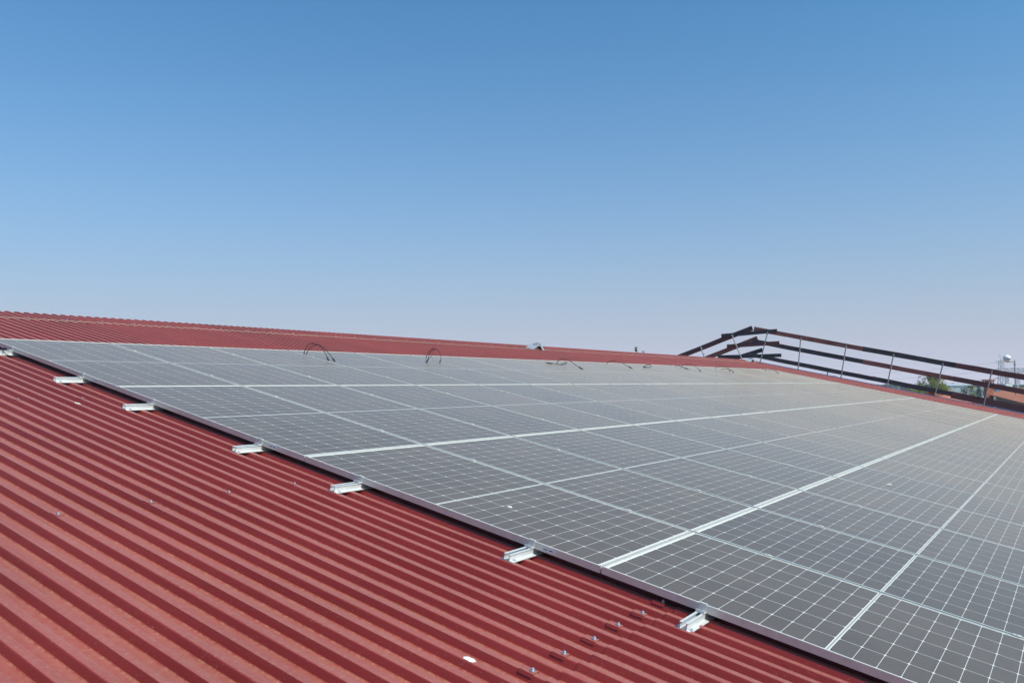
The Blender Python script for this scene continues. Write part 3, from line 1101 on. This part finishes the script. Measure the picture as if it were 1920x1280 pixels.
def hip_house(name, label, e1, e2, away, width, eave, ridge, hip, mat_wall, group="tile roofed houses beyond the guardrail"):
    """e1-e2: the eave we see; away: side on which the house lies"""
    e1, e2 = Vector((e1.x, e1.y, 0)), Vector((e2.x, e2.y, 0))
    d = (e2 - e1).normalized()
    nrm = Vector((-d.y, d.x, 0)) * away
    L = (e2 - e1).length
    root = thing(name, label, "house", e1, (0, 0, math.atan2(d.y, d.x)), group)

    def P(a, b, z):
        return Vector((a, b * away, z))
    tris = [[P(0, 0, eave), P(L, 0, eave), P(L - hip, width / 2, ridge), P(hip, width / 2, ridge)],
            [P(L, width, eave), P(0, width, eave), P(hip, width / 2, ridge), P(L - hip, width / 2, ridge)],
            [P(0, width, eave), P(0, 0, eave), P(hip, width / 2, ridge)],
            [P(L, 0, eave), P(L, width, eave), P(L - hip, width / 2, ridge)]]
    rf = poly_roof(root, tris)
    m_ = MB()
    ins = 1.1
    y0_, y1_ = sorted((ins * away, (width - ins) * away))
    m_.box(ins, L - ins, y0_, y1_, 0, eave - 0.10)
    m_.build("wall", mat_wall, root)
    for k in range(max(2, int(L / 5))):
        xx = ins + 1.5 + k * 4.6
        if xx + 1.2 > L - ins:
            break
        fw = MB()
        yy0, yy1 = sorted((ins * away, (ins - 0.05) * away))
        fw.box(xx, xx + 1.1, yy0, yy1, eave - 2.3, eave - 0.9)
        fw.build("window", M_DARK, root)
    return root, rf, P


def houses():
    r1, rf1, P1 = hip_house("house", "long house with an orange tiled roof behind the right end of the guardrail", at(1849, 0, 128), at(1965, 0, 54), 1, 7.5, 6.82, 7.75, 3.5, M_PLASTER)
    for (a, b, h) in ((0.62, 2.0, 0.55), (0.66, 2.4, 0.55)):
        m_ = MB()
        xx = 74 * a
        zz = 6.82 + (7.75 - 6.82) * b / 3.75
        q = P1(xx, b, zz)
        m_.box(q.x - 0.2, q.x + 0.2, q.y - 0.15, q.y + 0.15, zz - 0.1, zz + h)
        m_.box(q.x - 0.26, q.x + 0.26, q.y - 0.21, q.y + 0.21, zz + h, zz + h + 0.08)
        m_.build("vent_pipe", M_DARK, rf1)
    hip_house("house", "lower house with a red tiled roof left of the brick chimney", at(1752, 0, 84), at(1843, 0, 84), 1, 7, 6.55, 7.70, 3.2, M_PLASTER)
    hip_house("house", "small bright orange roof at the right edge of the photo", at(1908, 0, 230), at(1990, 0, 210), 1, 9, 6.4, 7.15, 3.5, M_PLASTER)
    # brick chimney stack
    c0 = at(1852, 0, 118)
    ch = thing("chimney", "square orange brick chimney stack with open slots at its top", "chimney", (c0.x, c0.y, 0), (0, 0, math.atan2(FWD.y, FWD.x)))
    m_ = MB()
    m_.box(-0.42, 0.42, -0.46, 0.46, 0.0, 8.20)
    m_.box(-0.54, 0.54, -0.58, 0.58, 8.20, 8.36)
    m_.build("shaft", M_BRICK, ch)
    m_ = MB()
    for y in (-0.46, -0.16, 0.16, 0.46):
        m_.box(-0.48, -0.34, y - 0.075, y + 0.075, 8.36, 8.76)
        m_.box(0.34, 0.48, y - 0.075, y + 0.075, 8.36, 8.76)
    m_.build("pillars", M_BRICK, ch)
    m_ = MB()
    m_.box(-0.60, 0.60, -0.64, 0.64, 8.76, 8.92)
    m_.build("cap", M_BRICK, ch)
    # far halls
    h0 = at(1772, 0, 350)
    hall = thing("hall", "long pale grey industrial hall far off behind the trees", "building", (h0.x, h0.y, 0), (0, 0, math.atan2(RIGHT.y, RIGHT.x)))
    m_ = MB()
    m_.box(0, 17, 0, 14, 0, 7.1)
    m_.build("wall", simple("grey_cladding", (0.34, 0.37, 0.40), 0.6, scale=0.5), hall)
    m_ = MB()
    m_.extrude_x([(-0.3, 7.1), (7, 7.75), (14.3, 7.1), (14.3, 6.9), (-0.3, 6.9)], -0.3, 17.3)
    m_.build("roof", M_GREYROOF, hall)
    m_ = MB()
    m_.box(8, 16.5, 0.2, 1.2, 7.13, 7.45)
    m_.build("skylight", M_WHITE, hall)
    h1 = at(1884, 0, 260)
    shed = thing("shed", "low white shed with a long flat canopy under the pylon", "building", (h1.x, h1.y, 0), (0, 0, math.atan2(RIGHT.y, RIGHT.x)))
    m_ = MB()
    m_.box(0, 2.2, 0, 5, 0, 8.0)
    m_.build("wall", M_WHITE, shed)
    m_ = MB()
    m_.box(2.2, 8.5, 0.5, 4.5, 7.75, 7.95)
    for xx in (4.2, 6.3, 8.3):
        m_.box(xx - 0.08, xx + 0.08, 0.6, 0.8, 0, 7.75)
    m_.build("canopy", M_WHITE, shed)


houses()


# ------------------------------------------------------------------ pylon, gantry, globe sign, power lines
def lattice(m_, a, b, wa, wb, n, r, depth=True):
    """square lattice column from a to b, width wa tapering to wb"""
    a, b = Vector(a), Vector(b)
    ax = (b - a).normalized()
    u = ax.orthogonal().normalized() if abs(ax.z) < 0.9 else Vector((1, 0, 0))
    w = ax.cross(u).normalized()
    prev = None
    for i in range(n + 1):
        s_ = i / n
        c_ = a.lerp(b, s_)
        h = (wa + (wb - wa) * s_) / 2
        cs_ = [c_ + u * h + w * h, c_ - u * h + w * h, c_ - u * h - w * h, c_ + u * h - w * h]
        if prev:
            for k in range(4):
                m_.tube([prev[k], cs_[k]], r, 4)
                m_.tube([prev[k], cs_[(k + 1) % 4]] if i % 2 else [prev[(k + 1) % 4], cs_[k]], r * 0.7, 4)
                m_.tube([cs_[k], cs_[(k + 1) % 4]], r * 0.6, 4)
        prev = cs_


p0 = at(1877, 0, 380)
py = thing("pylon", "steel lattice pylon with crossarms rising above the guardrail's right end", "pylon", (p0.x, p0.y, 0), (0, 0, math.atan2(RIGHT.y, RIGHT.x)))
m = MB()
lattice(m, (0, 0, 0), (0, 0, 11.0), 4.0, 1.9, 8, 0.10)
lattice(m, (0, 0, 11.0), (0, 0, 18.0), 1.9, 1.5, 6, 0.08)
m.tube([(-0.2, 0, 18.0), (-0.5, 0, 20.6)], 0.08, 4)
m.tube([(-0.5, 0, 20.6), (-1.6, 0, 20.9)], 0.06, 4)
m.build("tower", M_STEEL, py)
m = MB()
for z, half in ((17.6, 2.2), (14.2, 2.6), (10.3, 3.0)):
    m.tube([(-half, 0, z), (half, 0, z)], 0.08, 4)
    m.tube([(-half, 0, z), (0, 0, z + 0.9)], 0.06, 4)
    m.tube([(half, 0, z), (0, 0, z + 0.9)], 0.06, 4)
    for sx in (-half, half):
        m.tube([(sx, 0, z), (sx, 0, z - 0.9)], 0.07, 4)
m.build("crossarm", M_STEEL, py)

g0 = at(1884, 0, 300)
ga = thing("gantry", "low lattice steel gantry of a substation beside the pylon", "gantry", (g0.x, g0.y, 0), (0, 0, math.atan2(RIGHT.y, RIGHT.x)))
m = MB()
lattice(m, (0, 0, 12.4), (16, 0, 12.4), 1.5, 1.5, 16, 0.08)
m.build("beam", M_STEEL, ga)
for xx in (0.6, 4.5, 8.4, 12.5):
    m = MB()
    lattice(m, (xx, 0, 0), (xx, 0, 11.7), 1.1, 0.7, 10, 0.06)
    m.build("leg", M_STEEL, ga)

s0 = at(1902.5, 0, 95)
sg = thing("globe_sign", "white globe sign with blue lettering on the arm of a tall grey pole", "sign", (s0.x, s0.y, 0), (0, 0, math.atan2(RIGHT.y, RIGHT.x)))
m = MB()
m.tube([(0, 0, 0), (0, 0, 11.05)], 0.09, 10, 0.06)
m.box(-0.10, 0.10, -0.10, 0.10, 10.5, 10.62)
m.build("pole", M_STEEL, sg)
m = MB()
m.tube([(0, 0, 10.80), (-0.35, 0, 10.84), (-0.84, 0, 10.82)], 0.045, 8)
m.build("arm", M_STEEL, sg)
gc = Vector((-0.86, 0, 11.22))
GR = 0.40
bm = bmesh.new()
bmesh.ops.create_uvsphere(bm, u_segments=32, v_segments=20, radius=GR)
me = bpy.data.meshes.new("globe")
bm.to_mesh(me)
bm.free()
for p_ in me.polygons:
    p_.use_smooth = True
me.materials.append(simple("white_globe", (0.82, 0.82, 0.78), 0.7, var=0.02))
gl = link("globe", me, sg)
gl.location = gc
# blue script, too far off to read in the photograph: raised strokes wrapped on the globe
m = MB()
strokes = [[(-0.25, -0.10), (-0.20, 0.02), (-0.13, 0.13), (-0.09, 0.12), (-0.13, 0.02), (-0.18, -0.09)],
           [(-0.09, -0.08), (-0.06, 0.03), (-0.02, 0.02), (-0.03, -0.08)], [(0.01, -0.08), (0.03, 0.03), (0.08, 0.02), (0.07, -0.08)],
           [(0.10, -0.07), (0.12, 0.03), (0.17, 0.02), (0.17, -0.06)], [(0.20, -0.07), (0.22, 0.04), (0.26, 0.03)], [(-0.24, -0.11), (0.0, -0.10), (0.24, -0.08)]]
for st in strokes:
    pts = []
    for a, b in [(q.x, q.y) for q in smooth_path([(a * 0.93, b * 0.93, 0) for a, b in st], 3)]:
        yy = -math.sqrt(max(0.0, GR * GR - a * a - b * b)) - 0.004
        pts.append((a, yy, b))
    m.tube(pts, 0.019, 5)
lt = m.build("lettering", simple("blue_letters", (0.06, 0.12, 0.42), 0.5), gl)

for k, (z0, z1) in enumerate(((17.6, 20.5), (14.2, 16.2), (10.3, 12.2))):
    a = at(1877, 0, 380)
    b = at(1400, 0, 620)
    m = MB()
    pts = []
    for q in range(17):
        s_ = q / 16
        p = a.lerp(b, s_)
        pts.append((p.x - a.x, p.y - a.y, z0 + (z1 - z0) * s_ - 5.5 * 4 * s_ * (1 - s_)))
    m.tube(pts, 0.035, 4)
    o = m.build("power_line", M_STEEL)
    o.location = (a.x, a.y, 0)
    tag(o, "thin power line running left from the pylon's %s arm" % ("top", "middle", "lowest")[k], "power line", "power lines leaving the pylon")

# ------------------------------------------------------------------ the hazy air itself
m = MB()
m.box(-60, 720, -420, 520, -1.0, 26.0)
g = NG("haze_air")
pv = g.node("ShaderNodeVolumePrincipled")
pv.inputs["Color"].default_value = (0.86, 0.91, 1.0, 1)
pv.inputs["Density"].default_value = 0.00042
g.t.links.new(pv.outputs[0], g.out.inputs["Volume"])
tag(m.build("haze", g.m), kind="stuff")
